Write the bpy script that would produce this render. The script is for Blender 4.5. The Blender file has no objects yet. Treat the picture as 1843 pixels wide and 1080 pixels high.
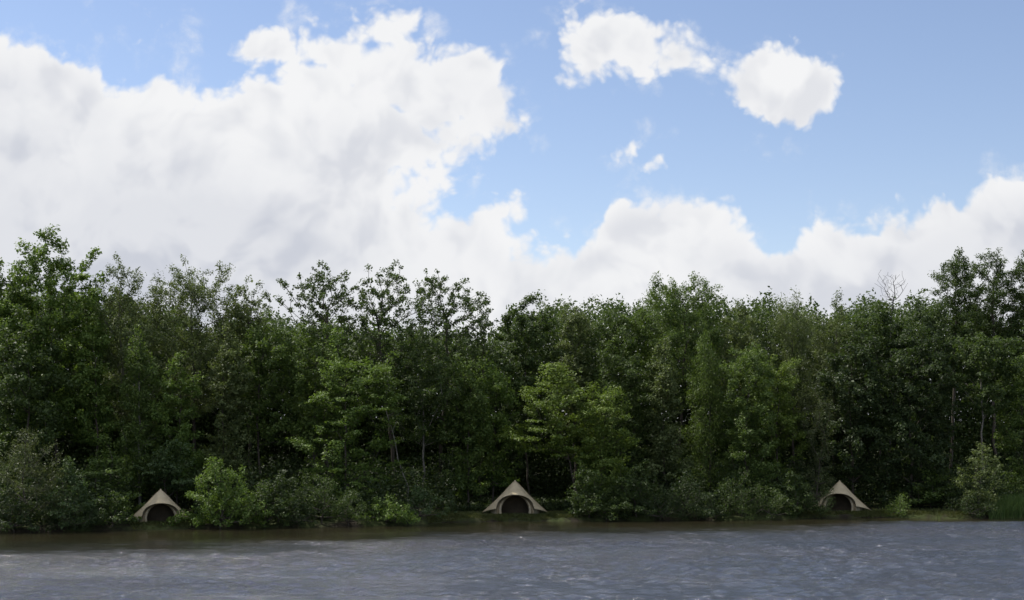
import bpy, math, random
import numpy as np
from mathutils import Vector

rng = np.random.default_rng(7)
random.seed(7)
sc = bpy.context.scene
COL = sc.collection

# ------------------------------------------------------------------ camera frame
F = 2400.0            # focal length in pixels of the 1843-wide photograph
CX, HY = 921.5, 800.0  # principal column and horizon row
CAMH = 5.9

def wx(px, Y): return (px - CX) / F * Y
def wz(py, Y): return CAMH - (py - HY) / F * Y

# waterline: photo column -> row, turned into a world curve Y = shore(X)
SHORE_PX = [(-900, 985), (-400, 968), (0, 959), (150, 956), (285, 953), (480, 950), (640, 947), (745, 945), (800, 940),
            (925, 938), (1020, 938), (1200, 937), (1400, 935), (1515, 932), (1640, 932), (1730, 934), (1843, 931),
            (2300, 927), (2800, 923)]
_sy = np.array([CAMH * F / (p[1] - HY) for p in SHORE_PX])
_sx = np.array([(p[0] - CX) / F for p in SHORE_PX]) * _sy
_ord = np.argsort(_sx); _sx, _sy = _sx[_ord], _sy[_ord]
def shore(X): return np.interp(X, _sx, _sy)
def shoreY_px(px):
    py = np.interp(px, [p[0] for p in SHORE_PX], [p[1] for p in SHORE_PX])
    return CAMH * F / (py - HY)

# ------------------------------------------------------------------ helpers
def tag(o, label=None, cat=None, group=None, kind=None):
    if label: o['label'] = label
    if cat: o['category'] = cat
    if group: o['group'] = group
    if kind: o['kind'] = kind
    return o

def empty(name, loc, rz=0.0, scale=1.0):
    o = bpy.data.objects.new(name, None)
    o.empty_display_size = 0.3
    o.location = loc; o.rotation_euler = (0, 0, rz); o.scale = (scale,) * 3
    COL.objects.link(o)
    return o

def mesh_obj(name, verts, faces, mat, parent=None, loc=(0, 0, 0), smooth=False):
    """verts (n,3) array, faces: (m,k) int array or list of index lists"""
    me = bpy.data.meshes.new(name)
    v = np.asarray(verts, np.float32)
    if isinstance(faces, np.ndarray):
        m, k = faces.shape
        me.vertices.add(len(v)); me.vertices.foreach_set('co', v.ravel())
        me.loops.add(m * k); me.loops.foreach_set('vertex_index', faces.astype(np.int32).ravel())
        me.polygons.add(m)
        me.polygons.foreach_set('loop_start', np.arange(0, m * k, k, dtype=np.int32))
        me.polygons.foreach_set('loop_total', np.full(m, k, np.int32))
        me.update(calc_edges=True)
    else:
        me.from_pydata([tuple(map(float, p)) for p in v], [], [list(map(int, f)) for f in faces])
        me.update()
    if smooth:
        me.polygons.foreach_set('use_smooth', np.ones(len(me.polygons), bool))
    me.materials.append(mat)
    o = bpy.data.objects.new(name, me)
    o.location = loc
    if parent: o.parent = parent
    COL.objects.link(o)
    return o

def unit(a):
    return a / np.maximum(np.linalg.norm(a, axis=-1, keepdims=True), 1e-9)

def vnoise(P, seed=0, octaves=3):
    """cheap smooth pseudo-noise from rotated sines, about -1..1; P (n,2|3)"""
    r = np.random.default_rng(seed)
    out = np.zeros(len(P)); amp = 1.0; tot = 0
    f = 1.0
    for _ in range(octaves):
        s = np.zeros(len(P))
        for _k in range(4):
            d = r.normal(size=P.shape[1]); d /= np.linalg.norm(d)
            s += np.sin(P @ d * f * r.uniform(.7, 1.4) * 2 * math.pi + r.uniform(0, 6.28))
        out += amp * s / 2.2; tot += amp
        amp *= .5; f *= 2.1
    return out / tot

# ------------------------------------------------------------------ materials
class NT:
    def __init__(self, tree):
        self.t = tree; self.n = tree.nodes; self.l = tree.links
    def node(self, typ, **kw):
        nd = self.n.new(typ)
        for k, v in kw.items(): setattr(nd, k, v)
        return nd
    def set(self, sock, v):
        if isinstance(v, bpy.types.NodeSocket): self.l.new(v, sock)
        else: sock.default_value = v
    def math(self, op, a, b=0.0, c=None, clamp=False):
        nd = self.node('ShaderNodeMath', operation=op, use_clamp=clamp)
        self.set(nd.inputs[0], a); self.set(nd.inputs[1], b)
        if c is not None: self.set(nd.inputs[2], c)
        return nd.outputs[0]
    def sstep(self, x, a, b, lo=0.0, hi=1.0):
        nd = self.node('ShaderNodeMapRange', interpolation_type='SMOOTHSTEP')
        self.set(nd.inputs[0], x); nd.inputs[1].default_value = a; nd.inputs[2].default_value = b
        nd.inputs[3].default_value = lo; nd.inputs[4].default_value = hi
        return nd.outputs[0]
    def mixc(self, f, a, b):
        nd = self.node('ShaderNodeMix', data_type='RGBA')
        self.set(nd.inputs[0], f); self.set(nd.inputs[6], a); self.set(nd.inputs[7], b)
        return nd.outputs[2]
    def noise(self, vec, scale, detail=3, rough=.5, dist=0.0):
        nd = self.node('ShaderNodeTexNoise')
        if vec is not None: self.l.new(vec, nd.inputs['Vector'])
        nd.inputs['Scale'].default_value = scale; nd.inputs['Detail'].default_value = detail
        nd.inputs['Roughness'].default_value = rough; nd.inputs['Distortion'].default_value = dist
        return nd.outputs['Fac']

def new_mat(name):
    m = bpy.data.materials.new(name); m.use_nodes = True
    m.node_tree.nodes.clear()
    return m, NT(m.node_tree)

def c4(c): return (c[0], c[1], c[2], 1.0)

def leaf_mat(name, c0, c1, c2, rough=.6, transl=.3, spec=.3):
    """c0 dark leaf, c1 usual leaf, c2 pale/young leaf"""
    m, t = new_mat(name)
    geo = t.node('ShaderNodeNewGeometry')
    rnd = geo.outputs['Random Per Island']
    tc = t.node('ShaderNodeTexCoord')
    big = t.noise(tc.outputs['Object'], .55, 3, .6)
    f = t.math('ADD', t.math('MULTIPLY', rnd, .65), t.math('MULTIPLY', big, .7))
    ramp = t.node('ShaderNodeValToRGB')
    e = ramp.color_ramp.elements
    e[0].position = .2; e[0].color = c4(c0)
    e[1].position = 1.05 if False else 1.0; e[1].color = c4(c2)
    k = ramp.color_ramp.elements.new(.62); k.color = c4(c1)
    t.l.new(f, ramp.inputs[0])
    col = ramp.outputs[0]
    p = t.node('ShaderNodeBsdfPrincipled')
    t.l.new(col, p.inputs['Base Color'])
    p.inputs['Roughness'].default_value = rough
    p.inputs['Specular IOR Level'].default_value = spec
    tr = t.node('ShaderNodeBsdfTranslucent')
    tcol = t.mixc(.5, col, c4((min(c2[0] * 1.5, 1), min(c2[1] * 1.7, 1), c2[2] * .7)))
    t.l.new(tcol, tr.inputs['Color'])
    mx = t.node('ShaderNodeMixShader'); mx.inputs[0].default_value = transl
    t.l.new(p.outputs[0], mx.inputs[1]); t.l.new(tr.outputs[0], mx.inputs[2])
    out = t.node('ShaderNodeOutputMaterial'); t.l.new(mx.outputs[0], out.inputs[0])
    return m

LM = {
    'green':  leaf_mat('leaf_green',  (.032, .055, .014), (.064, .105, .022), (.130, .180, .042)),
    'bright': leaf_mat('leaf_bright', (.042, .072, .014), (.080, .136, .024), (.150, .210, .048)),
    'olive':  leaf_mat('leaf_olive',  (.042, .060, .020), (.078, .106, .034), (.145, .175, .066)),
    'yellow': leaf_mat('leaf_yellow', (.048, .080, .014), (.086, .134, .022), (.160, .210, .042)),
    'dark':   leaf_mat('leaf_dark',   (.022, .038, .011), (.042, .070, .017), (.085, .120, .032)),
    'deep':   leaf_mat('leaf_deep',   (.016, .028, .010), (.030, .050, .015), (.058, .084, .026)),
    'grey':   leaf_mat('leaf_grey',   (.036, .052, .018), (.064, .084, .029), (.124, .142, .065), rough=.5),
    'cool':   leaf_mat('leaf_cool',   (.024, .046, .016), (.046, .080, .026), (.092, .132, .050)),
    'reed':   leaf_mat('leaf_reed',   (.060, .110, .028), (.105, .175, .046), (.17, .23, .08), rough=.5),
    'grass':  leaf_mat('leaf_grass',  (.038, .052, .013), (.064, .082, .019), (.120, .122, .042), rough=.55, transl=.2),
    'straw':  leaf_mat('leaf_straw',  (.120, .096, .052), (.200, .165, .095), (.280, .230, .145), rough=.6, transl=.15),
}

def bark_mat(name, a, b):
    m, t = new_mat(name)
    tc = t.node('ShaderNodeTexCoord')
    mp = t.node('ShaderNodeMapping'); mp.inputs['Scale'].default_value = (6, 6, 1.2)
    t.l.new(tc.outputs['Object'], mp.inputs[0])
    n = t.noise(mp.outputs[0], 2.0, 5, .65)
    col = t.mixc(t.sstep(n, .35, .65), c4(a), c4(b))
    p = t.node('ShaderNodeBsdfPrincipled'); t.l.new(col, p.inputs['Base Color'])
    p.inputs['Roughness'].default_value = .85
    bp = t.node('ShaderNodeBump'); bp.inputs['Strength'].default_value = .5; bp.inputs['Distance'].default_value = .03
    t.l.new(n, bp.inputs['Height']); t.l.new(bp.outputs[0], p.inputs['Normal'])
    out = t.node('ShaderNodeOutputMaterial'); t.l.new(p.outputs[0], out.inputs[0])
    return m
BARK = bark_mat('bark_brown', (.040, .030, .022), (.090, .075, .058))
BARK_PALE = bark_mat('bark_pale', (.10, .09, .075), (.21, .19, .16))
BARK_DEAD = bark_mat('bark_dead', (.06, .055, .055), (.11, .10, .10))

def ground_mat():
    m, t = new_mat('ground_soil_grass')
    tc = t.node('ShaderNodeTexCoord')
    n1 = t.noise(tc.outputs['Object'], .35, 5, .6)
    n2 = t.noise(tc.outputs['Object'], 4.0, 5, .65)
    a = t.mixc(t.sstep(n2, .35, .7), c4((.014, .011, .007)), c4((.028, .022, .013)))
    b = t.mixc(t.sstep(n2, .3, .7), c4((.022, .032, .008)), c4((.050, .062, .018)))
    col = t.mixc(t.sstep(n1, .40, .58), a, b)
    p = t.node('ShaderNodeBsdfPrincipled'); t.l.new(col, p.inputs['Base Color'])
    p.inputs['Roughness'].default_value = .95; p.inputs['Specular IOR Level'].default_value = .2
    bp = t.node('ShaderNodeBump'); bp.inputs['Strength'].default_value = .8; bp.inputs['Distance'].default_value = .08
    t.l.new(n2, bp.inputs['Height']); t.l.new(bp.outputs[0], p.inputs['Normal'])
    out = t.node('ShaderNodeOutputMaterial'); t.l.new(p.outputs[0], out.inputs[0])
    return m
GROUND = ground_mat()

def water_mat():
    m, t = new_mat('river_water')
    tc = t.node('ShaderNodeTexCoord')
    at = t.node('ShaderNodeAttribute'); at.attribute_name = 'wind'
    mp = t.node('ShaderNodeMapping'); mp.inputs['Scale'].default_value = (.75, 1.5, 1.0)
    mp.inputs['Rotation'].default_value = (0, 0, math.radians(12))
    t.l.new(tc.outputs['Object'], mp.inputs[0])
    n1 = t.noise(mp.outputs[0], 3.2, 5, .62, .4)
    n2 = t.noise(mp.outputs[0], 11.0, 4, .6, .3)
    h = t.math('ADD', n1, t.math('MULTIPLY', n2, .35))
    bp = t.node('ShaderNodeBump'); bp.inputs['Distance'].default_value = .28
    t.l.new(t.math('ADD', t.math('MULTIPLY', at.outputs['Fac'], .85), .06), bp.inputs['Strength'])
    t.l.new(h, bp.inputs['Height'])
    silt = t.noise(tc.outputs['Object'], .12, 3, .5)
    sky_fac = t.node('ShaderNodeAttribute'); sky_fac.attribute_name = 'depth'  # fades painted tree reflection into painted sky reflection, shore to open water
    mud_tree_refl = t.mixc(t.sstep(silt, .35, .65), c4((.020, .018, .010)), c4((.030, .025, .014)))  # brown water body, also darkened in place of reflected trees
    sky_refl = t.mixc(t.sstep(silt, .35, .65), c4((.036, .046, .066)), c4((.046, .053, .070)))  # blue-grey put into the base colour for reflected sky
    col = t.mixc(sky_fac.outputs['Fac'], mud_tree_refl, sky_refl)
    p = t.node('ShaderNodeBsdfPrincipled')
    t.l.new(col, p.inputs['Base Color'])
    t.l.new(t.math('MULTIPLY_ADD', at.outputs['Fac'], .09, .05), p.inputs['Roughness'])
    p.inputs['IOR'].default_value = 1.40
    t.l.new(bp.outputs[0], p.inputs['Normal'])
    out = t.node('ShaderNodeOutputMaterial'); t.l.new(p.outputs[0], out.inputs[0])
    return m
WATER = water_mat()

def canvas_mat(name, a, b):
    m, t = new_mat(name)
    tc = t.node('ShaderNodeTexCoord')
    n = t.noise(tc.outputs['Object'], 1.6, 4, .6)
    w = t.noise(tc.outputs['Object'], 40, 2, .5)
    col = t.mixc(t.sstep(n, .3, .7), c4(a), c4(b))
    p = t.node('ShaderNodeBsdfPrincipled'); t.l.new(col, p.inputs['Base Color'])
    p.inputs['Roughness'].default_value = .9; p.inputs['Specular IOR Level'].default_value = .2
    bp = t.node('ShaderNodeBump'); bp.inputs['Strength'].default_value = .35; bp.inputs['Distance'].default_value = .05
    t.l.new(t.math('ADD', n, t.math('MULTIPLY', w, .15)), bp.inputs['Height']); t.l.new(bp.outputs[0], p.inputs['Normal'])
    out = t.node('ShaderNodeOutputMaterial'); t.l.new(p.outputs[0], out.inputs[0])
    return m
CANVAS = canvas_mat('canvas_sand', (.39, .325, .21), (.47, .395, .265))
CANVAS_IN = canvas_mat('canvas_inner', (.26, .20, .12), (.31, .245, .155))
CANVAS_PALE = canvas_mat('canvas_pale', (.40, .33, .215), (.46, .39, .265))
SHADE_FILL = canvas_mat('shade_infill_brown', (.060, .044, .027), (.085, .063, .040))  # dark brown painted for the shade seen through the tent doorway
CANVAS_DARK = canvas_mat('groundsheet_brown', (.030, .024, .018), (.045, .036, .028))
ROPE = canvas_mat('rope_tan', (.35, .30, .22), (.42, .37, .28))
STEEL = bark_mat('peg_steel', (.16, .16, .16), (.25, .25, .25))
POLEM = bark_mat('pole_steel', (.28, .27, .26), (.36, .35, .34))

# ------------------------------------------------------------------ ground and river
def build_ground():
    xs = np.concatenate([np.linspace(-500, -75, 40)[:-1], np.linspace(-75, 75, 301), np.linspace(75, 500, 40)[1:]])
    ys = np.concatenate([np.linspace(-150, 45, 40)[:-1], np.linspace(45, 80, 30)[:-1], np.linspace(80, 135, 260), np.linspace(135, 700, 40)[1:]])
    X, Y = np.meshgrid(xs, ys)
    P = np.stack([X.ravel(), Y.ravel()], 1)
    d = P[:, 1] - shore(P[:, 0])
    d = d + .25 * vnoise(P * .35, 11, 3)
    z = np.interp(d, [-300, -200, -60, -4, -.6, 0, .35, 1.2, 3, 8, 25, 60, 130], [-1.5, -1.5, -1.5, -1.5, -.3, 0, .22, .36, .45, .6, 1.2, 7.5, 10.0])
    z = np.where((P[:, 1] < 22), np.maximum(z, np.interp(P[:, 1], [-10, 4, 20], [4.1, 3.6, -1.5])), z)
    z += np.clip(d, 0, 1) * .06 * vnoise(P * .8, 5, 3)
    nx, ny = len(xs), len(ys)
    i = np.arange(nx * ny).reshape(ny, nx)
    faces = np.stack([i[:-1, :-1], i[:-1, 1:], i[1:, 1:], i[1:, :-1]], -1).reshape(-1, 4)
    o = mesh_obj('ground', np.stack([P[:, 0], P[:, 1], z], 1), faces, GROUND, smooth=True)
    tag(o, kind='structure')
build_ground()
def ground_z(X, Y):
    d = Y - shore(X)
    return float(np.interp(d, [-.6, 0, .35, 1.2, 3, 8, 25, 60, 130], [-.3, 0, .22, .36, .45, .6, 1.2, 7.5, 10.0]))

def build_river():
    xs = np.concatenate([np.linspace(-300, -52, 60)[:-1], np.linspace(-52, 52, 900), np.linspace(52, 300, 60)[1:]])
    ys = np.concatenate([np.linspace(8, 46, 20)[:-1], np.linspace(46, 122, 760)])
    X, Y = np.meshgrid(xs, ys)
    P = np.stack([X.ravel(), Y.ravel()], 1)
    d = shore(P[:, 0]) - P[:, 1]
    edge = d + 2.6 * vnoise(P * np.array([.045, .10]), 21, 3) + 1.8 * vnoise(P * np.array([.16, .5]), 23, 3)
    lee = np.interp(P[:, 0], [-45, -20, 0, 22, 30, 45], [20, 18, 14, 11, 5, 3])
    wind = np.clip((edge - lee * .45) / (lee * 1.25), .03, 1); wind = wind * wind * (3 - 2 * wind)
    gust = .75 + .3 * vnoise(P * np.array([.03, .06]), 22, 2)
    wind = wind * np.clip(gust, .35, 1.2)
    z = np.zeros(len(P))
    r = np.random.default_rng(3)
    for k in range(26):
        lam = r.uniform(.45, 1.7); th = math.radians(r.normal(78, 34))
        kx, ky = math.cos(th) * 2 * math.pi / lam, math.sin(th) * 2 * math.pi / lam
        a = .019 * lam
        ph = P[:, 0] * kx + P[:, 1] * ky + r.uniform(0, 6.28) + 1.6 * vnoise(P * .12, 100 + k, 1)
        z += a * np.sin(ph) * np.clip(.6 + .7 * vnoise(P * .16, 200 + k, 1), 0, 1.4)
    core = np.clip((52 - np.abs(P[:, 0])) / 4, 0, 1) * np.clip((P[:, 1] - 46) / 3, 0, 1)
    z *= core * (wind * .95 + .05)
    nx, ny = len(xs), len(ys)
    i = np.arange(nx * ny).reshape(ny, nx)
    faces = np.stack([i[:-1, :-1], i[:-1, 1:], i[1:, 1:], i[1:, :-1]], -1).reshape(-1, 4)
    keep = (d.reshape(ny, nx)[:-1, :-1] > -3).ravel()
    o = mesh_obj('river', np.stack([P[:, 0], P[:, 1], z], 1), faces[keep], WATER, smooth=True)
    at = o.data.attributes.new('wind', 'FLOAT', 'POINT')
    at.data.foreach_set('value', wind.astype(np.float32))
    dep = np.clip((edge - lee * .35) / (lee * 1.8), 0, 1)  # fade of the painted reflection tones out from shore, stored as depth
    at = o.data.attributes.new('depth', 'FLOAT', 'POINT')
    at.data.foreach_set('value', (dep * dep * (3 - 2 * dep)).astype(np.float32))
    tag(o, kind='structure')
build_river()

# ------------------------------------------------------------------ plants
def tubes(segs, rad0, rad1, n=5):
    """segs (m,2,3)"""
    a, b = segs[:, 0], segs[:, 1]
    t = unit(b - a)
    ref = np.where(np.abs(t[:, 2:3]) > .9, np.array([[1., 0, 0]]), np.array([[0, 0, 1.]]))
    u = unit(np.cross(t, ref)); v = np.cross(t, u)
    ang = np.arange(n) * 2 * math.pi / n
    ring = (np.cos(ang)[None, :, None] * u[:, None] + np.sin(ang)[None, :, None] * v[:, None])
    A = a[:, None] + ring * rad0[:, None, None]
    B = b[:, None] + ring * rad1[:, None, None]
    V = np.concatenate([A, B], 1).reshape(-1, 3)
    base = (np.arange(len(a)) * 2 * n)[:, None]
    k = np.arange(n)
    Fq = np.stack([base + k, base + (k + 1) % n, base + n + (k + 1) % n, base + n + k], -1).reshape(-1, 4)
    return V, Fq

def leaves(P, out, size, aspect, r, up=.7, outw=.45, jit=.75, droop=.0):
    """one small folded quad per leaf at P; out: outward direction per leaf"""
    n = len(P)
    N = unit(np.array([0, 0, up]) + out * outw + r.normal(size=(n, 3)) * jit)
    T = r.normal(size=(n, 3)); T[:, 2] -= droop
    T = unit(T - (T * N).sum(1, keepdims=True) * N)
    S = np.cross(N, T)
    L = size * r.lognormal(0, .28, n)[:, None]
    W = L * aspect
    m = r.uniform(.38, .55, n)[:, None]
    v0 = P - T * L * .5
    v1 = P + (m - .5) * T * L + S * W * .5 + N * W * .16
    v2 = P + T * L * .5 - N * L * .08
    v3 = P + (m - .5) * T * L - S * W * .5 + N * W * .16
    V = np.stack([v0, v1, v2, v3], 1).reshape(-1, 3)
    return V, np.arange(n * 4).reshape(-1, 4)

def envelope(kind, h, slim=1.0):
    if kind == 'dome':   return np.clip(1 - h ** max(2.2, 2.5 * slim), 0, 1) ** .5 * (.72 + .28 * np.clip(h / .3, 0, 1))
    if kind == 'round':  return np.sqrt(np.clip(1 - (2 * h - 1) ** 2, 0, 1)) * .9 + .1
    if kind == 'column': return np.clip(1 - h ** 3.5, 0, 1) ** .6 * (.8 + .2 * np.sin(h * 9))
    if kind == 'vase':   return (.5 + .5 * np.clip(h / .6, 0, 1)) * np.clip(1 - ((h - .7) / .33).clip(0, 1) ** 3, 0.25, 1)
    if kind == 'mound':  return np.sqrt(np.clip(1 - h ** 2, 0, 1))
    return np.ones_like(h)

# cluster radius m, clusters per m2 of front, leaves per cluster, leaf length, aspect, flatness, elongation, up, droop, trunk top fraction
STY = {
    'dense':  dict(cr=.66, k=2.6, nl=175, ls=0.215, asp=.60, flat=.62, el=.8, up=.75, droop=0, tt=.72, shell=.45),
    'medium': dict(cr=.60, k=2.5, nl=155, ls=0.194, asp=.52, flat=.62, el=.9, up=.7, droop=.3, tt=.78, shell=.5),
    'sparse': dict(cr=.38, k=2.3, nl=46, ls=0.176, asp=.62, flat=.8, el=.6, up=.5, droop=.2, tt=.80, shell=.62),
    'airy':   dict(cr=.50, k=2.3, nl=124, ls=0.172, asp=.45, flat=.9, el=1.0, up=.5, droop=.6, tt=.85, shell=.55),
    'willow': dict(cr=.55, k=2.5, nl=148, ls=0.198, asp=.27, flat=1.5, el=1.0, up=.35, droop=1.6, tt=.80, shell=.5),
    'layer':  dict(cr=.75, k=2.0, nl=175, ls=0.185, asp=.62, flat=.26, el=1.0, up=1.5, droop=.2, tt=.70, shell=.4),
    'shrub':  dict(cr=.45, k=3.0, nl=101, ls=0.163, asp=.55, flat=.7, el=.9, up=.7, droop=.2, tt=.35, shell=.4),
    'fine':   dict(cr=.45, k=3.0, nl=121, ls=0.129, asp=.38, flat=.9, el=1.1, up=.5, droop=.8, tt=.40, shell=.45),
    'tuft':   dict(cr=.56, k=2.6, nl=162, ls=0.181, asp=.45, flat=.75, el=.7, up=.6, droop=.2, tt=.86, shell=.6),
}

def skeleton(base, lean_top, pts, r, jitter=.07, up_pen=1.4, step=.8, alpha=.38):
    """trunk polyline from base to lean_top, then every point joined to the growing tree"""
    H = np.linalg.norm(lean_top - base)
    nt = max(3, int(H / 1.0))
    s = np.linspace(0, 1, nt + 1)[:, None]
    bow = np.array([[r.normal() * .014 * H, r.normal() * .014 * H, 0]])
    trunk = base + (lean_top - base) * s + bow * np.sin(s * math.pi) + np.concatenate([np.zeros((1, 3)), r.normal(size=(nt, 3)) * [jitter, jitter, .03]])
    nodes = [p for p in trunk]; par = [-1] + list(range(nt)); plen = [0.0]
    for i in range(1, nt + 1): plen.append(plen[-1] + float(np.linalg.norm(trunk[i] - trunk[i - 1])) * .55)
    N = len(pts)
    def costs(npos, npl, P):
        dv = P - npos; dist = np.linalg.norm(dv, axis=1)
        horiz = np.linalg.norm(dv[:, :2], axis=1)
        pen = np.clip(.25 * horiz - dv[:, 2], 0, None) * up_pen
        return dist + alpha * npl + pen
    zmin = base[2] + .12 * H
    best = np.full(N, 1e9); bi = np.zeros(N, int)
    for i, p in enumerate(nodes):
        if p[2] < zmin and i < nt: continue
        cc = costs(p, plen[i], pts); m = cc < best; best[m] = cc[m]; bi[m] = i
    todo = np.ones(N, bool); tip = np.zeros(N, int)
    for _ in range(N):
        j = int(np.argmin(np.where(todo, best, 1e9))); todo[j] = False
        a = bi[j]; A = nodes[a]; B = pts[j]; L = np.linalg.norm(B - A)
        ns = max(1, int(L / step)); prev = a
        arc = min(.18 * L, .8)
        for q in range(1, ns + 1):
            f = q / ns
            p = A + (B - A) * f + np.array([0, 0, arc * math.sin(f * math.pi)])
            if q < ns: p = p + r.normal(size=3) * .09 * min(1, L / 2)
            nodes.append(p); par.append(prev); plen.append(plen[prev] + L / ns); prev = len(nodes) - 1
            cc = costs(p, plen[prev], pts); m = todo & (cc < best); best[m] = cc[m]; bi[m] = prev
        tip[j] = prev
    nodes = np.array(nodes); par = np.array(par)
    w = np.zeros(len(nodes)); haschild = np.zeros(len(nodes), bool)
    for i in range(len(nodes) - 1, 0, -1):
        if not haschild[i]: w[i] += 1.0
        w[par[i]] += w[i]; haschild[par[i]] = True
    w[0] = max(w[0], w[1:].max())
    return nodes, par, w, tip

PLANTS = []
def plant(name, label, cat, group, px, top, wpx, bot, off, style, mat, env='dome', base_px=None, bark=BARK, seed=None,
          dens=1.0, tipr=.016, depth=None, leafless=False, nl=1.0, trunk_r=None, lobes=.28):
    """px/top/wpx/bot: centre column, top row, width and lowest row of the crown as the plant is seen; off: metres behind the waterline"""
    s = dict(STY[style])
    r = np.random.default_rng(seed if seed is not None else abs(int(px * 13 + top * 7 + off * 31)) % 100000)
    Y = shoreY_px(px) + off
    X = wx(px, Y)
    bX = wx(base_px if base_px is not None else px + r.normal() * wpx * .05, Y)
    gz = ground_z(bX, Y) - .05
    zt, zb = wz(top, Y), max(wz(bot, Y), gz + .05)
    half = wpx / 2 / F * Y
    dep = depth if depth else min(half * .9, 3.2)
    Hc = zt - zb
    area = 2 * half * Hc * .78
    n = max(6, int(s['k'] * area * dens / max(.35, (s['cr'] / .55) ** 1.2)))
    # clusters: best-candidate sampling in a lobed envelope
    M = n * 7
    h = r.uniform(0, 1, M) ** .92; th = r.uniform(0, 2 * math.pi, M)
    ph1, ph2 = r.uniform(0, 6.28, 2)
    ez = envelope(env, h, Hc / max(half, .5)) * (1 + lobes * np.sin(2 * th + ph1 + 3.1 * h) * .6 + lobes * np.sin(h * 11 + ph2 + 1.7 * th) * .6)
    rr = ez * r.uniform(0, 1, M) ** s['shell']
    top_w = .88 + .12 * vnoise(np.stack([np.cos(th) * rr * 1.1, np.sin(th) * rr * 1.1], 1) * .8, int(r.integers(1e6)), 2)
    m = max(.15, s['cr'] * .5)
    C = np.stack([X + np.cos(th) * rr * max(half - m, .2), Y + np.sin(th) * rr * max(dep - m * .5, .2), zb + m * .5 + h * top_w * (Hc - m * .8)], 1)
    C[:, 2] += (zt - m * .6) - C[:, 2].max()
    C[:, 2] = np.maximum(C[:, 2], np.where(C[:, 1] < shore(C[:, 0]) + .6, .18, gz + .15))
    sel = [int(np.argmax(C[:, 2]))]; dmin = np.linalg.norm(C - C[sel[0]], axis=1)
    for _ in range(n - 1):
        pick = r.choice(M, 5, replace=False)
        j = int(pick[np.argmax(dmin[pick])]); sel.append(j)
        dmin = np.minimum(dmin, np.linalg.norm(C - C[j], axis=1))
    C = C[sel]
    base = np.array([bX, Y, gz]); ttop = np.array([X + r.normal() * half * .1, Y + r.normal() * dep * .1, gz + (zt - gz) * s['tt']])
    nodes, par, w, tip = skeleton(base, ttop, C, r)
    # wood
    ch = np.arange(1, len(nodes)); pa = par[1:]
    rad = tipr * w ** .47
    lim = trunk_r if trunk_r else .012 * (zt - gz) + .03
    rad = np.minimum(rad, lim)
    hgt = np.clip((nodes[:, 2] - gz) / max(zt - gz, .1), 0, 1)
    rad = rad * (1 - .25 * hgt)
    segs = np.stack([nodes[pa], nodes[ch]], 1)
    r0 = np.minimum(rad[pa], rad[ch] * 1.35); r0 = np.where(pa <= 2, rad[pa], r0)
    V, Fq = tubes(segs, r0, rad[ch], 6)
    root = empty(name, tuple(base))
    tag(root, label, cat, group)
    mesh_obj('trunk' if style not in ('shrub', 'fine') and not name.startswith('shrub') else 'stem', V - base, Fq, bark, root, smooth=True)
    if leafless: return root
    # leaves in sprays round each branch tip
    cr = s['cr'] * r.uniform(.65, 1.3, len(C))
    nlv = np.maximum(5, (s['nl'] * nl * (cr / s['cr']) ** 1.6 * r.uniform(.55, 1.35, len(C))).astype(int))
    idx = np.repeat(np.arange(len(C)), nlv)
    tp = tip[idx]; bd = unit(nodes[tp] - nodes[np.maximum(par[tp], 0)])
    g = r.normal(size=(len(idx), 3)); g = unit(g) * (r.uniform(0, 1, len(idx)) ** .45)[:, None]
    g[:, 2] *= s['flat']
    P = C[idx] + bd * (r.uniform(-1.1, .7, len(idx)) * cr[idx] * s['el'])[:, None] + g * (cr[idx] * .9)[:, None]
    cen = np.array([X, Y, zb + Hc * .45])
    outd = unit((P - cen) / np.array([half, dep, Hc * .5])) * .6 + unit(P - C[idx]) * .6
    low = np.where(P[:, 1] < shore(P[:, 0]) + .6, .05, gz + .03)
    P[:, 2] = np.where(P[:, 2] < low, low + r.uniform(0, .18, len(P)), P[:, 2])
    V, Fq = leaves(P, outd, s['ls'], s['asp'], r, up=s['up'], droop=s['droop'])
    mesh_obj('crown' if not name.startswith('shrub') else 'foliage', V - base, Fq, LM[mat], root)
    PLANTS.append((label, len(P)))
    return root

SK = 'tall trees along the skyline of the wood'
MD = 'shorter trees in the middle of the wood'
SH = 'shrubs along the river bank'
def tree(*a, group=SK, **k):
    a = list(a); a[3] *= 1.0 if a[6] in ('dense', 'tuft') else 1.3
    return plant('broadleaf_tree', a[0], 'tree', group, *a[1:], **k)
def mid(*a, **k):
    a = list(a)
    if a[4] > 830: a[4] = min(a[4] + 35, 912)
    return plant('broadleaf_tree', a[0], 'tree', MD, *a[1:], **k)
def shrub(*a, **k):
    k.setdefault('depth', 1.8); k.setdefault('env', 'mound')
    return plant('shrub', a[0], 'shrub', SH, *a[1:5], a[5] * .35, *a[6:], **k)

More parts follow.
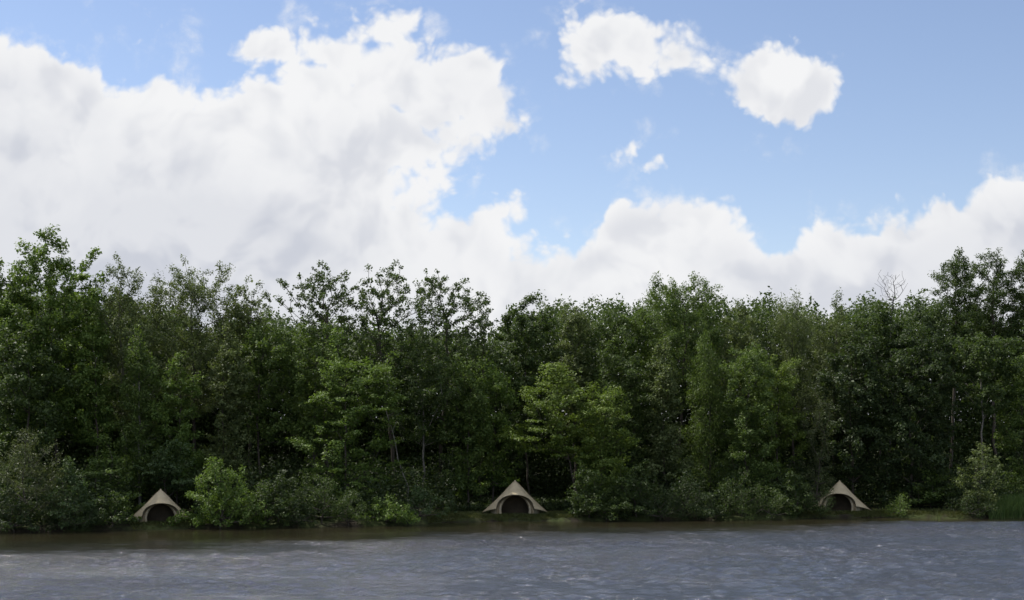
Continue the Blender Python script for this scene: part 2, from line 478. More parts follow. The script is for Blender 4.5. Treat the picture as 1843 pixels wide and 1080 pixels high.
# --- skyline, left to right:  label, px, top, width, lowest, offset, style, leaf
tree('tallest tree of the wood, broad leafy crown above the left end', 95, 416, 195, 800, 12, 'dense', 'bright', env='dome', dens=.95)
tree('green tree cut by the left edge of the photo, beside the tallest tree', 2, 468, 120, 800, 13, 'dense', 'green', dens=.8)
tree('olive fine-leaved tree just right of the tallest leafy tree', 228, 462, 118, 780, 13, 'airy', 'olive', env='dome', dens=1.5, bark=BARK_PALE)
tree('olive tree with thin twiggy top, second right of the tallest tree', 350, 466, 124, 760, 14, 'airy', 'olive', env='dome', dens=1.35)
tree('small thin-topped tree left of the open see-through crowns', 445, 500, 90, 760, 14, 'sparse', 'olive', env='vase', dens=1.2)
tree('leftmost of the three open crowns that show sky between tufts', 580, 470, 112, 690, 13, 'sparse', 'dark', env='vase', dens=1.1, tipr=.021)
tree('middle one of the three open crowns that show sky between tufts', 690, 476, 120, 700, 14, 'sparse', 'dark', env='vase', base_px=716, bark=BARK, dens=1.05, tipr=.021)
tree('rightmost of the three open crowns that show sky between tufts', 802, 488, 120, 720, 13, 'sparse', 'dark', env='vase', base_px=779, dens=1.1, tipr=.021)
tree('small see-through crown hanging into the narrow gap of sky', 866, 527, 54, 700, 15, 'sparse', 'dark', env='vase', dens=1.0)
tree('dense dark tree just right of the narrow gap of sky', 948, 532, 112, 800, 12, 'dense', 'dark', env='dome', dens=.85)
tree('dull olive tree right of the dark tree beside the sky gap', 1034, 552, 84, 800, 14, 'medium', 'olive', env='column', dens=.9)
tree('dark tree with bare twigs poking out of its top', 1088, 548, 74, 800, 15, 'medium', 'dark', env='dome', dens=.9)
tree('low green tree left of the rounded open dome crown', 1138, 550, 70, 800, 15, 'medium', 'green', env='dome', dens=.9)
tree('rounded open dome crown rising right of the middle of the wood', 1226, 496, 160, 760, 14, 'airy', 'green', env='dome', dens=1.35)
tree('flat-topped green tree right of the rounded open dome crown', 1328, 545, 100, 800, 15, 'medium', 'olive', env='dome', dens=.9)
tree('willow-like tree with upright hanging strands in the right half', 1424, 531, 100, 800, 13, 'willow', 'olive', env='column', dens=.85)
tree('thin twiggy tree between the willow-like tree and the bare tree', 1500, 531, 84, 780, 15, 'airy', 'olive', env='vase', dens=1.0)
tree('dark rounded tree at the foot of the bare tree', 1580, 545, 96, 800, 14, 'dense', 'dark', env='dome', dens=.85)
tree('dark rounded tree between bare tree and tall right-hand tufted trees', 1660, 543, 110, 800, 13, 'dense', 'deep', env='dome', dens=.85)
tree('tall tufted tree, leftmost of three at the right end', 1718, 450, 98, 660, 16, 'tuft', 'dark', env='vase', dens=1.0, tipr=.022)
tree('tall tufted tree, middle one of three at the right end', 1790, 450, 112, 660, 17, 'tuft', 'dark', env='vase', dens=1.0, tipr=.022)
tree('tall tufted tree cut by the right edge of the photo', 1855, 452, 100, 670, 16, 'tuft', 'dark', env='vase', dens=1.0, tipr=.022)
plant('dead_tree', 'bare leafless tree standing up against the cloud at right', 'tree', None, 1602, 482, 62, 545, 17, 'sparse', 'dark',
      env='vase', leafless=True, bark=BARK_DEAD, dens=2.8, tipr=.015, base_px=1600)

# --- middle of the wood
mid('dark tree in front of the tallest leafy tree at far left', 48, 560, 150, 860, 8, 'dense', 'dark', dens=.8)
mid('bright green tree between the tallest tree and first olive tree', 168, 540, 90, 800, 10, 'medium', 'bright', env='column')
mid('slim green tree behind the fern-like shrub at left', 250, 590, 100, 860, 8, 'airy', 'green', env='column', dens=1.4, bark=BARK_PALE)
mid('yellow-green small tree below the thin-topped olive tree', 318, 640, 100, 860, 8, 'medium', 'bright', dens=.9)
mid('dull tree with drooping sprays above the bright bush', 410, 590, 110, 850, 9, 'medium', 'olive', env='column', dens=.95)
mid('green tree left of the leftmost open crown', 480, 562, 110, 820, 11, 'medium', 'green', dens=.95)
mid('rounded green tree under the leftmost open crown', 566, 585, 130, 820, 10, 'medium', 'green', dens=1.0)
mid('layered tree with flat sunlit boughs left of the pale trunks', 632, 600, 170, 880, 6, 'layer', 'bright', dens=1.0)
mid('dark tree over the slim pale trunks', 770, 600, 150, 800, 10, 'medium', 'dark', dens=1.0, base_px=762, bark=BARK_PALE, trunk_r=.16)
mid('slim dark tree whose bare leaning trunk shows beside pale trunk', 690, 640, 90, 790, 7, 'layer', 'green', dens=.8, base_px=742, bark=BARK_PALE, trunk_r=.13, env='round')
mid('green tree at the right of the slim trunks', 842, 640, 90, 880, 7, 'medium', 'green', dens=1.0)
mid('fresh green tree directly under the narrow sky gap', 893, 655, 90, 850, 9, 'medium', 'bright', dens=.9)
mid('yellow-green tree arching over the middle tent', 1005, 655, 185, 825, 5, 'layer', 'yellow', dens=1.3, base_px=1045)
mid('yellowish bushy tree right of the dark hollow', 1085, 700, 120, 900, 4, 'medium', 'yellow', dens=.9)
mid('dark tree in the centre of the right half, below bare twigs', 1120, 590, 120, 850, 9, 'medium', 'dark', dens=1.0)
mid('olive tree below the rounded open dome crown', 1195, 610, 110, 880, 7, 'medium', 'olive', env='column', dens=1.0)
mid('green pointed tree brightening below the dome crown', 1270, 600, 100, 860, 8, 'willow', 'green', env='column', dens=.95)
mid('leafy green tree left of the willow-like tree', 1345, 620, 120, 880, 6, 'medium', 'green', dens=1.0)
mid('yellow-tinged tree standing before the willow-like tree', 1400, 640, 90, 860, 8, 'medium', 'yellow', dens=.8)
mid('silvery-leaved tree left of the right-hand tent', 1470, 690, 90, 890, 5, 'fine', 'grey', dens=.5, env='column')
mid('dark green tree above the right-hand tent', 1530, 600, 120, 850, 7, 'dense', 'deep', dens=.8)
mid('very dark rounded tree between right-hand tent and right trunk', 1640, 590, 180, 870, 6, 'dense', 'deep', dens=.85)
mid('green tree with a bare trunk below it near the right end', 1770, 600, 130, 760, 7, 'dense', 'dark', dens=.85, base_px=1763, bark=BARK_PALE)
mid('green tree cut by the right edge below the tufted trees', 1846, 640, 110, 880, 6, 'medium', 'green', dens=.9)

# --- shrubs on the bank
shrub('greyish-green leafy shrub at the far left edge of bank', 45, 772, 150, 950, 2.2, 'fine', 'grey', dens=.8)
shrub('green shrub second from the left on the bank', 125, 830, 110, 950, 1.6, 'shrub', 'cool', dens=.8)
shrub('fern-like shrub behind and left of the left tent', 195, 785, 130, 930, 13, 'layer', 'green', dens=1.0)
shrub('dark bush touching the left side of the left tent', 205, 885, 80, 950, 1.2, 'shrub', 'dark', dens=.8)
shrub('green bush arching just above the left tent', 305, 795, 130, 880, 16, 'layer', 'cool', dens=1.1)
shrub('bright leafy bush hiding the right side of the left tent', 396, 825, 164, 951, .3, 'shrub', 'bright', dens=1.0)
shrub('dark overhanging shrub right of the bright leafy bush', 500, 850, 110, 946, 2.6, 'shrub', 'deep', dens=.9)
shrub('dull brownish-green shrub left of the low bright bush', 575, 855, 130, 944, 1.4, 'fine', 'dark', dens=.7)
shrub('low bright bush at the water edge left of middle tent', 695, 897, 105, 944, .6, 'shrub', 'bright', dens=1.2)
shrub('small dark bush between the low bright bush and middle tent', 762, 880, 90, 934, 2.2, 'shrub', 'cool', dens=.7)
shrub('leafy shrub just right of the middle tent', 1062, 845, 95, 936, 1.8, 'shrub', 'dark', dens=.9)
shrub('broad dark shrub second right of the middle tent', 1145, 830, 110, 936, 2.0, 'shrub', 'dark', dens=.9)
shrub('dark shrub midway between the middle and right-hand tents', 1240, 850, 110, 935, 1.6, 'fine', 'deep', dens=.8)
shrub('rounded dull shrub with fine leaves left of the right-hand tent', 1335, 845, 130, 934, 1.4, 'fine', 'dark', dens=.75)
shrub('green shrub touching the left of the right-hand tent', 1430, 850, 100, 932, 1.6, 'shrub', 'dark', dens=.75)
shrub('branchy shrub veiling the left slope of the right-hand tent', 1474, 858, 62, 928, 1.6, 'fine', 'olive', dens=.5)
shrub('small round dark bush right of the right-hand tent', 1617, 890, 52, 930, .7, 'fine', 'green', dens=.9)
shrub('low broad green bush behind the grass strip at right', 1675, 850, 110, 912, 13, 'layer', 'green', dens=.9)
shrub('tall loose shrub with pale leaves near the right end', 1765, 800, 85, 925, 1.2, 'shrub', 'olive', env='vase', dens=.75)
shrub('dark low bush at the foot of the tall loose shrub', 1752, 880, 80, 932, .8, 'fine', 'deep', dens=.9)

shrub('low dark bush at the waterline under the greyish-green shrub', 20, 880, 110, 957, .5, 'shrub', 'deep', dens=.8)
shrub('low dark-leaved bush hanging over the water left of the fern-like shrub', 135, 888, 110, 955, .4, 'fine', 'deep', dens=.8)
shrub('dark bush hanging over the water just right of the bright leafy bush', 478, 872, 90, 950, .4, 'shrub', 'dark', dens=.8)
shrub('low dull bush hanging over the water, left of the brownish-green shrub', 535, 890, 90, 949, .3, 'fine', 'deep', dens=.8)
shrub('low dark bush touching the left of the low bright bush', 632, 885, 90, 947, .3, 'fine', 'dark', dens=.8)
shrub('low dark bush at the waterline below the leafy shrub by the middle tent', 1095, 890, 110, 938, .3, 'shrub', 'dark', dens=.8)
shrub('low dark-leaved bush at the waterline under the broad dark shrub', 1190, 885, 110, 938, .3, 'fine', 'deep', dens=.8)
shrub('low dark bush at the waterline, left of the rounded dull shrub', 1282, 882, 90, 937, .3, 'shrub', 'deep', dens=.8)
shrub('low bush between the rounded dull shrub and the right-hand tent', 1390, 884, 90, 936, .3, 'fine', 'dark', dens=.8)
shrub('leafy dark shrub standing behind the reeds at the right edge', 1830, 840, 120, 925, 14, 'shrub', 'green', dens=.8)

# --- the wood behind, too dense to count
def woodland():
    r = np.random.default_rng(77)
    n = 900000
    px = r.uniform(-330, 2180, n)
    off = r.uniform(19, 34, n)
    Y = shoreY_px(px) + off
    topc = np.interp(px, [-400, 0, 200, 330, 380, 430, 560, 830, 862, 890, 920, 1000, 1300, 1455, 1480, 1510, 1640, 1700, 1843, 2300],
                     [545, 545, 560, 585, 620, 590, 605, 620, 635, 625, 585, 575, 565, 575, 600, 570, 565, 575, 600, 590])
    P2 = np.stack([px / 60, off / 4], 1)
    topc = topc - 12 + 30 * vnoise(P2 * .5, 4, 3) + 14 * vnoise(P2 * 2.6, 41, 2)
    ztop = wz(topc, Y)
    X = wx(px, Y)
    z = ztop * (r.uniform(0, 1, n) ** .9)
    P = np.stack([X, Y, z], 1)
    keep = vnoise(P * .16, 31, 3) + r.normal(size=n) * .25 > -.75
    P = P[keep]
    V, Fq = leaves(P, np.tile([0, -.5, .3], (len(P), 1)), .285, .62, r)
    o = mesh_obj('woodland', V, Fq, LM['dark'])
    tag(o, 'dark green wood filling in behind the nearer trees', 'woodland', kind='stuff')
    # low growth on the floor of the wood, kept out of the clearings round the tents
    n = 170000
    px = r.uniform(-150, 2000, n); off = r.uniform(1.2, 18, n)
    clear = [(235, 350, 8), (820, 1045, 5.5), (1440, 1580, 6), (700, 800, 5), (1570, 1740, 4)]
    ok = np.ones(n, bool)
    for a, b, d in clear: ok &= ~((px > a) & (px < b) & (off < d))
    px, off = px[ok], off[ok]
    Y = shoreY_px(px) + off; X = wx(px, Y)
    hmax = 1.7 + 1.5 * vnoise(np.stack([X, Y], 1) * .22, 9, 2) + np.clip(off - 3, 0, 6) * .28
    hmax = np.where((px > 820) & (px < 1045) & (off < 16), .25 + .35 * np.clip(vnoise(np.stack([X, Y], 1) * .5, 19, 3) + .3, 0, 2), hmax)
    z = np.array([ground_z(a, b) for a, b in zip(X, Y)]) + np.clip(hmax, .2, 4.2) * r.uniform(0, 1, len(X))
    V, Fq = leaves(np.stack([X, Y, z], 1), np.tile([0, -.3, .3], (len(X), 1)), .23, .5, r)
    o = mesh_obj('undergrowth', V, Fq, LM['deep'])
    tag(o, 'low leafy undergrowth on the floor of the wood', 'undergrowth', kind='stuff')
woodland()

def blades(px, off, hgt, wid, r, lean=.35):
    Y = shoreY_px(px) + off; X = wx(px, Y); n = len(px)
    gz = np.array([ground_z(a, b) for a, b in zip(X, Y)])
    B = np.stack([X, Y, gz - .03], 1)
    a = r.uniform(0, 2 * math.pi, n); S = np.stack([np.cos(a), np.sin(a), 0 * a], 1)
    D = np.stack([r.normal(size=n) * lean, r.normal(size=n) * lean, np.ones(n)], 1)
    H = hgt[:, None]; W = wid[:, None]
    mid_ = B + D * H * .55
    tip = B + D * H + np.stack([D[:, 0] * hgt * .5, D[:, 1] * hgt * .5, -hgt * .12], 1)
    V = np.stack([B - S * W, B + S * W, mid_ + S * W * .8, tip, mid_ - S * W * .8], 1).reshape(-1, 3)
    return V, np.arange(n * 5).reshape(-1, 5)

def grass():
    r = np.random.default_rng(5)
    n = 40000
    px = np.concatenate([r.uniform(235, 345, n // 8), r.uniform(770, 1040, n // 2), r.uniform(1430, 1760, n // 2)])
    off = np.abs(r.normal(.9, 1.3, len(px))) + .08
    h = r.uniform(.10, .30, len(px)) * np.clip(off / .8, .5, 1)
    tent = ((px > 868) & (px < 985) & (off > 1.4)) | ((px > 1468) & (px < 1570) & (off > 1.4)) | ((px > 245) & (px < 340) & (off > 1.2))
    h = np.where(tent, h * .45, h)
    V, Fq = blades(px, off, h, r.uniform(.010, .022, len(px)), r)
    o = mesh_obj('grass', V, Fq, LM['grass'])
    tag(o, 'short rough grass along the top of the river bank', 'grass', kind='stuff')
grass()

def reeds(name, label, px0, px1, o0, o1, n, h0, h1, mat, seed, lean=.14, wid=.018):
    r = np.random.default_rng(seed)
    px = r.uniform(px0, px1, n); off = r.uniform(o0, o1, n)
    Yc = shoreY_px((px0 + px1) / 2) + (o0 + o1) / 2
    base = np.array([wx((px0 + px1) / 2, Yc), Yc, 0.0])
    edge = 1 - .45 * np.abs((px - (px0 + px1) / 2) / ((px1 - px0) / 2)) ** 2
    V, Fq = blades(px, off, r.uniform(h0, h1, n) * edge, r.uniform(.6, 1.3, n) * wid, r, lean)
    o = mesh_obj(name, V - base, Fq, LM[mat], loc=tuple(base))
    return tag(o, label, 'reeds', None)
reeds('reed_clump', 'bright green reed clump on the bank at the right edge', 1780, 1885, -.5, 1.6, 3600, 1.2, 2.1, 'reed', 1)
reeds('reed_stalks', 'few thin stalks standing in the water off the right bank', 1672, 1700, -4.6, -3.4, 20, .9, 1.8, 'olive', 2, lean=.10, wid=.012)

# ------------------------------------------------------------------ tents
def tent(px, base_py, off, rz, scale, label, first=[None]):
    Y = shoreY_px(px) + off
    X = wx(px, Y); z = ground_z(X, Y - 1.2) + .02
    if first[0] is not None:
        src = first[0]
        o = src.copy(); COL.objects.link(o)
        for ch in list(src.children):
            c = ch.copy(); COL.objects.link(c); c.parent = o
            for g in list(ch.children):
                d = g.copy(); COL.objects.link(d); d.parent = c
        o.location = (X, Y, z); o.rotation_euler = (0, 0, rz); o.scale = (scale,) * 3; o['label'] = label
        return o
    root = empty('bell_tent', (X, Y, z), rz, scale)
    tag(root, label, 'tent', 'canvas bell tents pitched on the river bank')
    first[0] = root
    H = 2.6
    # arch of the porch: outer canopy edge in front, seen as a pointed dome opening
    # canopy: polar sheet, theta measured from +X; front is -Y
    nth, nt = 144, 22
    th = np.linspace(0, 2 * math.pi, nth, endpoint=False)
    d = np.abs((th - 1.5 * math.pi + math.pi) % (2 * math.pi) - math.pi)     # angle from the front
    bay = math.radians(45)
    u = np.clip(d / bay, 0, 1); side = np.clip((d - bay) / (math.pi / 2 - bay), 0, 1)
    back = np.abs(np.sin(3 * th))                                           # 0 at the staked corners
    R = np.where(d < bay, 1.86 + .27 * u ** 2, np.where(d < math.pi / 2, 2.13 + .50 * side ** 1.2, 2.63 - .42 * back ** .8))
    ze = np.where(d < bay, .42 + 1.13 * np.sqrt(np.clip(1 - u ** 2.3, 0, 1)), np.where(d < math.pi / 2, .42 - .36 * side ** 1.3, .06 + .34 * back ** .6))
    V = []
    for f in np.linspace(0, 1, nt):
        sag = .06 * np.sin(math.pi * f) - .05 * np.sin(math.pi * min(f * 2.5, 1))
        V.append(np.stack([np.cos(th) * R * f, np.sin(th) * R * f, H - (H - ze) * f - sag * (1 - .5 * (d < bay))], 1))
    V = np.array(V)
    # apex ring to a small peak
    V[0, :, 0] = np.cos(th) * .02; V[0, :, 1] = np.sin(th) * .02
    idx = np.arange(nt * nth).reshape(nt, nth)
    nx = np.roll(idx, -1, 1)
    Fq = np.stack([idx[:-1], idx[1:], nx[1:], nx[:-1]], -1).reshape(-1, 4)
    can = mesh_obj('canopy', V.reshape(-1, 3), Fq, CANVAS, root, smooth=True)
    sol = can.modifiers.new('thick', 'SOLIDIFY'); sol.thickness = .012; sol.offset = -1
    # stitched seams along the ridges
    seg = []
    for a in (0, 60, 120, 180, 225, 315):
        k = int(round(a / 360 * nth)) % nth
        for q in range(nt - 1): seg.append((V[q, k] + [0, 0, .012], V[q + 1, k] + [0, 0, .012]))
    seg = np.array(seg); a_, b_ = tubes(seg, np.full(len(seg), .016), np.full(len(seg), .016), 5)
    mesh_obj('seam', a_, b_, CANVAS_IN, can)
    # hem bead round the porch arch
    front = [k for k in range(nth) if abs((th[k] - 1.5 * math.pi + math.pi) % (2 * math.pi) - math.pi) < math.radians(45)]
    seg = np.array([(V[-1, front[i]], V[-1, front[i + 1]]) for i in range(len(front) - 1)])
    a_, b_ = tubes(seg, np.full(len(seg), .024), np.full(len(seg), .024), 6)
    mesh_obj('arch_hem', a_, b_, CANVAS_PALE, can)
    # apex cap
    n = 16; cv = []
    for rr_, zz_ in ((0, H + .05), (.03, H + .04), (.06, H - .02), (.12, H - .10), (.115, H - .11)):
        for k in range(n): cv.append((rr_ * math.cos(k * 2 * math.pi / n), rr_ * math.sin(k * 2 * math.pi / n), zz_))
    cf = [[i * n + k, i * n + (k + 1) % n, (i + 1) * n + (k + 1) % n, (i + 1) * n + k] for i in range(4) for k in range(n)]
    mesh_obj('apex_cap', np.array(cv), cf, CANVAS_PALE, root, smooth=True)
    # low upright wall behind the lifted edge, open in front
    wl = []; wth = np.radians(np.linspace(-90 + 47, 270 - 47, 90))
    for t in wth:
        for zz in (0, .25, .52):
            R = 1.92 + .04 * math.sin(t * 24)
            wl.append((math.cos(t) * R, math.sin(t) * R, zz))
    wf = [[i * 3 + k, (i + 1) * 3 + k, (i + 1) * 3 + k + 1, i * 3 + k + 1] for i in range(89) for k in range(2)]
    w_ = mesh_obj('side_wall', np.array(wl), wf, CANVAS_PALE, root, smooth=True)
    # inner front panel: from the arch hem back to the narrower doorway
    na = 40
    def arch(hw, hh, y, p=2.1):
        s = np.linspace(0, math.pi, na)
        return np.stack([-hw * np.cos(s), np.full(na, y), hh * np.abs(np.sin(s)) ** (2 / p)], 1)
    outer = arch(1.47, 1.53, -1.50); inner = arch(1.12, 1.46, -1.18)
    outer[:, 1] += -.0
    pv = np.concatenate([outer, (outer + inner) / 2 + [0, .05, 0], inner]); pf = [[q * na + i, q * na + i + 1, (q + 1) * na + i + 1, (q + 1) * na + i] for q in range(2) for i in range(na - 1)]
    mesh_obj('porch_panel', pv, pf, CANVAS_IN, root, smooth=True)
    # rolled door flaps tied back at both sides of the doorway
    for sx in (-1, 1):
        pts = np.array([(sx * 1.16, -1.30, .02), (sx * 1.18, -1.32, .35), (sx * 1.13, -1.31, .70), (sx * 1.0, -1.28, 1.0), (sx * .78, -1.24, 1.25)])
        rd = np.array([.115, .105, .085, .06, .035])
        a_, b_ = tubes(np.stack([pts[:-1], pts[1:]], 1), rd[:-1], rd[1:], 10)
        fl = mesh_obj('door_flap', a_, b_, CANVAS_PALE, root, smooth=True)
        tie = np.array([[(sx * 1.17, -1.32, .44), (sx * 1.17, -1.32, .49)]])
        a_, b_ = tubes(tie, np.array([.118]), np.array([.118]), 10)
        mesh_obj('tie', a_, b_, ROPE, fl)
    # groundsheet
    g = [(math.cos(a) * 1.84, math.sin(a) * 1.84, .03) for a in np.linspace(0, 2 * math.pi, 40, endpoint=False)]
    g += [(p[0], p[1], -.02) for p in g]
    gf = [list(range(40))] + [[i, (i + 1) % 40, 40 + (i + 1) % 40, 40 + i] for i in range(40)]
    mesh_obj('groundsheet', np.array(g), gf, CANVAS_DARK, root)
    # dark brown infill in the back half, added for the shade inside the doorway
    infill = []
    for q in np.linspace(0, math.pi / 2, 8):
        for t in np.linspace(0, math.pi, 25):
            infill.append((1.42 * math.cos(t) * math.cos(q), .25 - .55 * math.sin(q), .03 + 1.55 * math.sin(t) * math.cos(q) ** .8))
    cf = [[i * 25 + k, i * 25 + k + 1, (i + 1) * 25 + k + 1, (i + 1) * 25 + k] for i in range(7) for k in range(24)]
    mesh_obj('shade_infill', np.array(infill), cf, SHADE_FILL, root, smooth=True)
    # centre pole
    a_, b_ = tubes(np.array([[(0, 0, .03), (0, 0, H)]]), np.array([.03]), np.array([.03]), 10)
    mesh_obj('pole', a_, b_, POLEM, root, smooth=True)
    # guy ropes and pegs at the six corners
    for a in np.radians([0, 60, 120, 180]):
        k = int(round(math.degrees(a) / 360 * nth)) % nth
        p0 = V[-1, k]; p1 = np.array([math.cos(a) * 2.98, math.sin(a) * 2.98, -.02])
        a_, b_ = tubes(np.array([[p0, p1]]), np.array([.010]), np.array([.010]), 5)
        rp = mesh_obj('guy_rope', a_, b_, ROPE, root)
        a_, b_ = tubes(np.array([[p1 + [math.cos(a) * .02, math.sin(a) * .02, .10], p1 - [math.cos(a) * .06, math.sin(a) * .06, .14]]]), np.array([.012]), np.array([.008]), 6)
        mesh_obj('peg', a_, b_, STEEL, rp)
    return root
tent(927, 925, 3.3, 0, 1.0, 'sand canvas bell tent standing clear before the dark hollow in the wood')
tent(289, 942, 2.7, math.radians(16), .88, 'sand canvas bell tent whose right side is hidden by the bright leafy bush')
tent(1511, 918, 3.6, math.radians(-17), .94, 'sand canvas bell tent whose left slope is veiled by branches')

# ------------------------------------------------------------------ sky, sun, camera
SUN_EL, SUN_AZ = math.radians(55), math.radians(-58)     # azimuth from +Y (away from camera), negative = left
def build_world():
    w = bpy.data.worlds.new('World'); sc.world = w; w.use_nodes = True
    t = NT(w.node_tree); t.n.clear()
    tc = t.node('ShaderNodeTexCoord')
    sep = t.node('ShaderNodeSeparateXYZ'); t.l.new(tc.outputs['Generated'], sep.inputs[0])
    dx, dy, dz = sep.outputs
    yy = t.math('MAXIMUM', dy, .12)
    u = t.math('DIVIDE', dx, yy); v = t.math('DIVIDE', dz, yy)
    comb = t.node('ShaderNodeCombineXYZ'); t.l.new(u, comb.inputs[0]); t.l.new(v, comb.inputs[1])
    uv = comb.outputs[0]
    # turbulence in the direction plane
    nA = t.noise(uv, 16.0, 9, .58, .25)
    nB = t.noise(uv, 26.0, 8, .58, .15)
    vor = t.node('ShaderNodeTexVoronoi', feature='SMOOTH_F1', voronoi_dimensions='2D')
    vor.inputs['Scale'].default_value = 22; vor.inputs['Detail'].default_value = 3; vor.inputs['Roughness'].default_value = .6
    vor.inputs['Smoothness'].default_value = .35
    wv = t.node('ShaderNodeVectorMath', operation='MULTIPLY_ADD')
    nz = t.node('ShaderNodeTexNoise'); nz.inputs['Scale'].default_value = 14; nz.inputs['Detail'].default_value = 4
    t.l.new(uv, nz.inputs['Vector'])
    t.l.new(nz.outputs['Color'], wv.inputs[0]); wv.inputs[1].default_value = (.05, .05, 0); t.l.new(uv, wv.inputs[2])
    t.l.new(wv.outputs[0], vor.inputs['Vector'])
    puff = t.math('SUBTRACT', .5, vor.outputs['Distance'])
    turb = t.math('ADD', t.math('MULTIPLY', t.math('SUBTRACT', nA, .5), .034),
                  t.math('ADD', t.math('MULTIPLY', t.math('SUBTRACT', nB, .5), .054), t.math('MULTIPLY', puff, .040)))
    # skyline of the great cloud bank: column -> row of its upper edge
    pts = [(-300, 120), (-150, 60), (0, 42), (60, 48), (130, 72), (200, 112), (260, 118), (330, 140), (395, 138), (440, 85), (500, 60), (560, 70), (620, 100),
           (700, 150), (780, 210), (850, 300), (905, 400), (930, 420), (955, 416), (1000, 412), (1060, 402), (1095, 365), (1140, 340),
           (1200, 335), (1300, 352), (1340, 372), (1368, 408), (1405, 412), (1440, 396), (1500, 374), (1630, 360), (1670, 338), (1760, 306), (1843, 285), (2000, 250), (2143, 300)]
    fc = t.node('ShaderNodeFloatCurve')
    cm = fc.mapping; cv = cm.curves[0]
    X0, X1 = -300.0, 2143.0
    Yl = [(x - X0) / (X1 - X0) for x, _ in pts]; Yv = [1 - y / 600 for _, y in pts]
    cv.points[0].location = (Yl[0], Yv[0]); cv.points[1].location = (Yl[-1], Yv[-1])
    for a, b in list(zip(Yl, Yv))[1:-1]:
        cv.points.new(a, b)
    for p in cv.points: p.handle_type = 'AUTO_CLAMPED'
    cm.update()
    xn = t.math('MULTIPLY_ADD', u, F / (X1 - X0), (CX - X0) / (X1 - X0), clamp=True)
    t.l.new(xn, fc.inputs['Value'])
    rown = t.math('MULTIPLY', t.math('SUBTRACT', 1.0, fc.outputs[0]), 600 / F)     # row/F
    vtop = t.math('SUBTRACT', HY / F, rown)
    D = t.math('MULTIPLY', t.math('SUBTRACT', vtop, v), 1.7)
    D = t.math('MINIMUM', D, .09)
    def ell(px, py, rx, ry, rot=0, boost=2.5):
        mp = t.node('ShaderNodeMapping', vector_type='TEXTURE')
        mp.inputs['Location'].default_value = ((px - CX) / F, (HY - py) / F, 0)
        mp.inputs['Rotation'].default_value = (0, 0, math.radians(rot))
        mp.inputs['Scale'].default_value = (rx / F, ry / F, 1)
        t.l.new(uv, mp.inputs[0])
        ln = t.node('ShaderNodeVectorMath', operation='LENGTH'); t.l.new(mp.outputs[0], ln.inputs[0])
        return t.math('MULTIPLY', t.math('SUBTRACT', 1.0, ln.outputs['Value']), boost * min(rx, ry) / F)
    def smax(a, b, k=.012):
        nd = t.node('ShaderNodeMath', operation='SMOOTH_MAX'); t.set(nd.inputs[0], a); t.set(nd.inputs[1], b); nd.inputs[2].default_value = k
        return nd.outputs[0]
    for hole in [(372, 106, 42, 30, 0)]:
        D = t.math('MINIMUM', D, t.math('MULTIPLY', ell(*hole), -.6))
    for e in [(505, 92, 118, 62, 0, 2.10), (684, 54, 86, 62, 0, 2.27), (585, 96, 80, 56, 0, 2.2), (700, 130, 130, 90, 0, 2.10), (805, 160, 135, 108, -10, 2.10), (874, 190, 80, 88, 0, 2.27),
              (780, 330, 140, 110, 0, 2.10), (848, 236, 104, 70, 0, 2.3), (892, 232, 66, 62, 0, 2.4), (790, 305, 90, 84, 0, 2.1), (860, 400, 80, 44, 0, 2.1), (886, 364, 80, 58, 0, 2.4), (850, 400, 70, 50, 0, 2.10),
              (1072, 82, 96, 78, 0, 2.4), (1146, 92, 112, 72, 0, 2.5), (1222, 100, 68, 38, -12, 2.4), (1072, 42, 48, 42, 0, 2.45), (1183, 60, 44, 54, 0, 2.9), (1130, 60, 60, 40, 0, 2.6),
              (1018, 146, 34, 22, 0, 2), (1408, 165, 118, 96, 0, 2.4), (1472, 172, 68, 66, 0, 2.4), (1395, 112, 56, 42, 0, 2.45), (1440, 218, 66, 42, 0, 2.45),
              (1140, 266, 60, 19, 14, 2.4), (1178, 290, 22, 24, 0, 2.45), (360, 80, 50, 24, 12, .35)]:
        D = smax(D, ell(*e), .007)
    D = t.math('MINIMUM', D, .09)
    D = t.math('MINIMUM', D, t.math('MULTIPLY', ell(914, 304, 60, 20, 12, 1), -1.6))
    # thin veil clouds
    D2 = t.math('ADD', D, turb)
    front_mask = t.sstep(D2, -.0065, .016)
    wisp = t.math('MULTIPLY', t.sstep(D2, -.035, .004), t.sstep(nB, .50, .72))
    front_mask = t.math('MAXIMUM', front_mask, t.math('MULTIPLY', wisp, .55))
    # rest of the sky dome, unseen: broken cloud placed to light trees from above
    g3 = t.noise(tc.outputs['Generated'], 2.3, 6, .55, .3)
    rest = t.math('MULTIPLY', t.sstep(g3, .43, .60), t.math('MAXIMUM', t.sstep(dz, .30, .60), t.sstep(dy, .0, .45)))
    inview = t.math('MULTIPLY', t.sstep(dy, .55, .75), t.math('MULTIPLY', t.sstep(v, .62, .42), t.sstep(t.math('ABSOLUTE', u), .75, .55)))
    mask = t.math('ADD', t.math('MULTIPLY', front_mask, inview), t.math('MULTIPLY', rest, t.math('SUBTRACT', 1.0, inview)))
    # cloud brightness: white rims, grey undersides
    deep = t.sstep(D, .012, .085)
    low = t.sstep(v, .26, .12)
    lowf = t.noise(uv, 5.5, 5, .55, .2)
    left = t.math('MAXIMUM', t.sstep(u, .05, -.30), t.math('MULTIPLY', t.sstep(u, .20, .30), .75))
    gr = t.math('MULTIPLY', deep, t.math('ADD', t.math('MULTIPLY', t.sstep(lowf, .40, .66), .75), t.math('MULTIPLY', t.math('MULTIPLY', low, left), 1.0)), clamp=True)
    def bill(off):
        ad = t.node('ShaderNodeVectorMath', operation='ADD'); t.l.new(wv.outputs[0], ad.inputs[0]); ad.inputs[1].default_value = off
        return t.noise(ad.outputs[0], 9.0, 4, .5, .2)
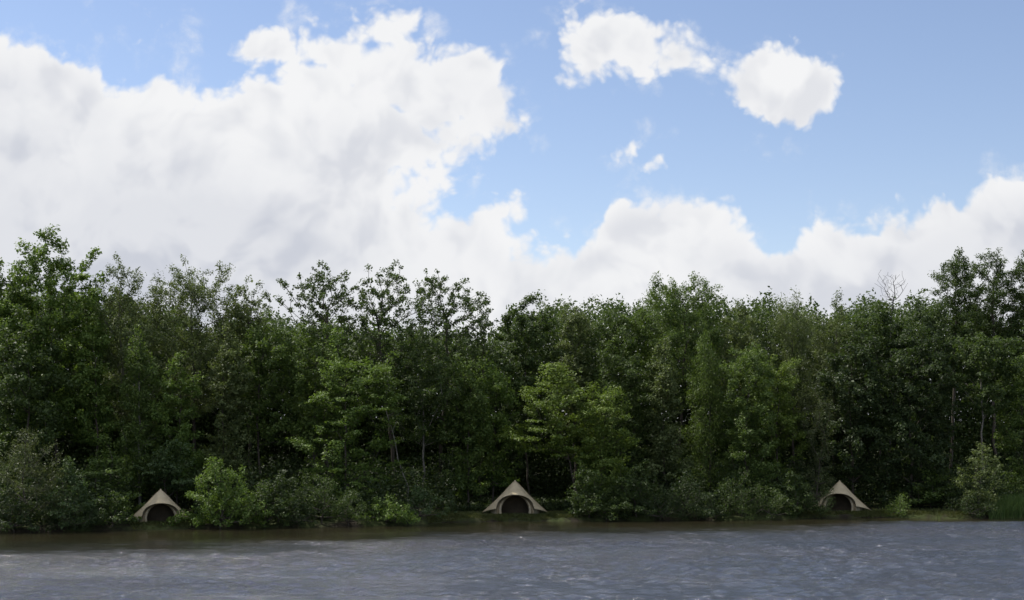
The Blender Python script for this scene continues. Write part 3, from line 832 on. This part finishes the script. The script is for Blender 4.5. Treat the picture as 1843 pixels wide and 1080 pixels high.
    relief = t.math('SUBTRACT', bill((0, 0, 0)), bill((-.010, .016, 0)))
    shade = t.math('MULTIPLY', t.sstep(relief, .03, -.10), t.sstep(D, .002, .05))
    gr = t.math('ADD', t.math('MULTIPLY', gr, .50), t.math('MULTIPLY', shade, .45), clamp=True)
    ccol = t.mixc(gr, c4((.665, .668, .677)), c4((.43, .45, .505)))
    ccol = t.mixc(inview, c4((1.0, 1.0, 1.03)), ccol)  # clouds out of view set brighter to light trees and water
    sky = t.node('ShaderNodeTexSky', sky_type='NISHITA')
    sky.sun_disc = False; sky.sun_elevation = SUN_EL; sky.sun_rotation = SUN_AZ
    sky.air_density = 1.0; sky.dust_density = .15; sky.ozone_density = 1.6; sky.altitude = 50
    b1 = t.node('ShaderNodeBackground'); tint = t.node('ShaderNodeMix', data_type='RGBA', blend_type='MULTIPLY'); tint.inputs[0].default_value = 1
    t.l.new(sky.outputs[0], tint.inputs[6]); tint.inputs[7].default_value = (1.10, .985, .975, 1)
    t.l.new(tint.outputs[2], b1.inputs[0]); b1.inputs[1].default_value = .105
    b2 = t.node('ShaderNodeBackground'); t.l.new(ccol, b2.inputs[0]); b2.inputs[1].default_value = 1.0
    mx = t.node('ShaderNodeMixShader'); t.l.new(mask, mx.inputs[0]); t.l.new(b1.outputs[0], mx.inputs[1]); t.l.new(b2.outputs[0], mx.inputs[2])
    out = t.node('ShaderNodeOutputWorld'); t.l.new(mx.outputs[0], out.inputs[0])
    w.cycles.sampling_method = 'MANUAL'; w.cycles.sample_map_resolution = 512
build_world()

sun = bpy.data.lights.new('sun', 'SUN'); sun.energy = 4.0; sun.angle = math.radians(.8); sun.color = (1, .95, .86)
so = bpy.data.objects.new('sun', sun); COL.objects.link(so)
sd = Vector((math.sin(SUN_AZ) * math.cos(SUN_EL), math.cos(SUN_AZ) * math.cos(SUN_EL), math.sin(SUN_EL)))
so.rotation_euler = (-sd).to_track_quat('-Z', 'Y').to_euler(); so.location = sd * 200

cam = bpy.data.cameras.new('camera'); co = bpy.data.objects.new('camera', cam); COL.objects.link(co)
co.location = (0, 0, CAMH); co.rotation_euler = (math.radians(90), 0, 0)
cam.sensor_width = 36; cam.sensor_fit = 'HORIZONTAL'
cam.lens = 36 * F / 1843
cam.shift_x = 0; cam.shift_y = (HY - 540) / 1843
cam.clip_start = .5; cam.clip_end = 3000
sc.camera = co

vs = sc.view_settings
vs.view_transform = 'Standard'; vs.look = 'None'; vs.exposure = .45; vs.gamma = 1; vs.use_curve_mapping = False
cy = sc.cycles
cy.max_bounces = 5; cy.diffuse_bounces = 3; cy.glossy_bounces = 3; cy.transmission_bounces = 3; cy.transparent_max_bounces = 4
cy.use_denoising = True
cy.sample_clamp_indirect = 4

print('LEAVES', sum(p[1] for p in PLANTS))
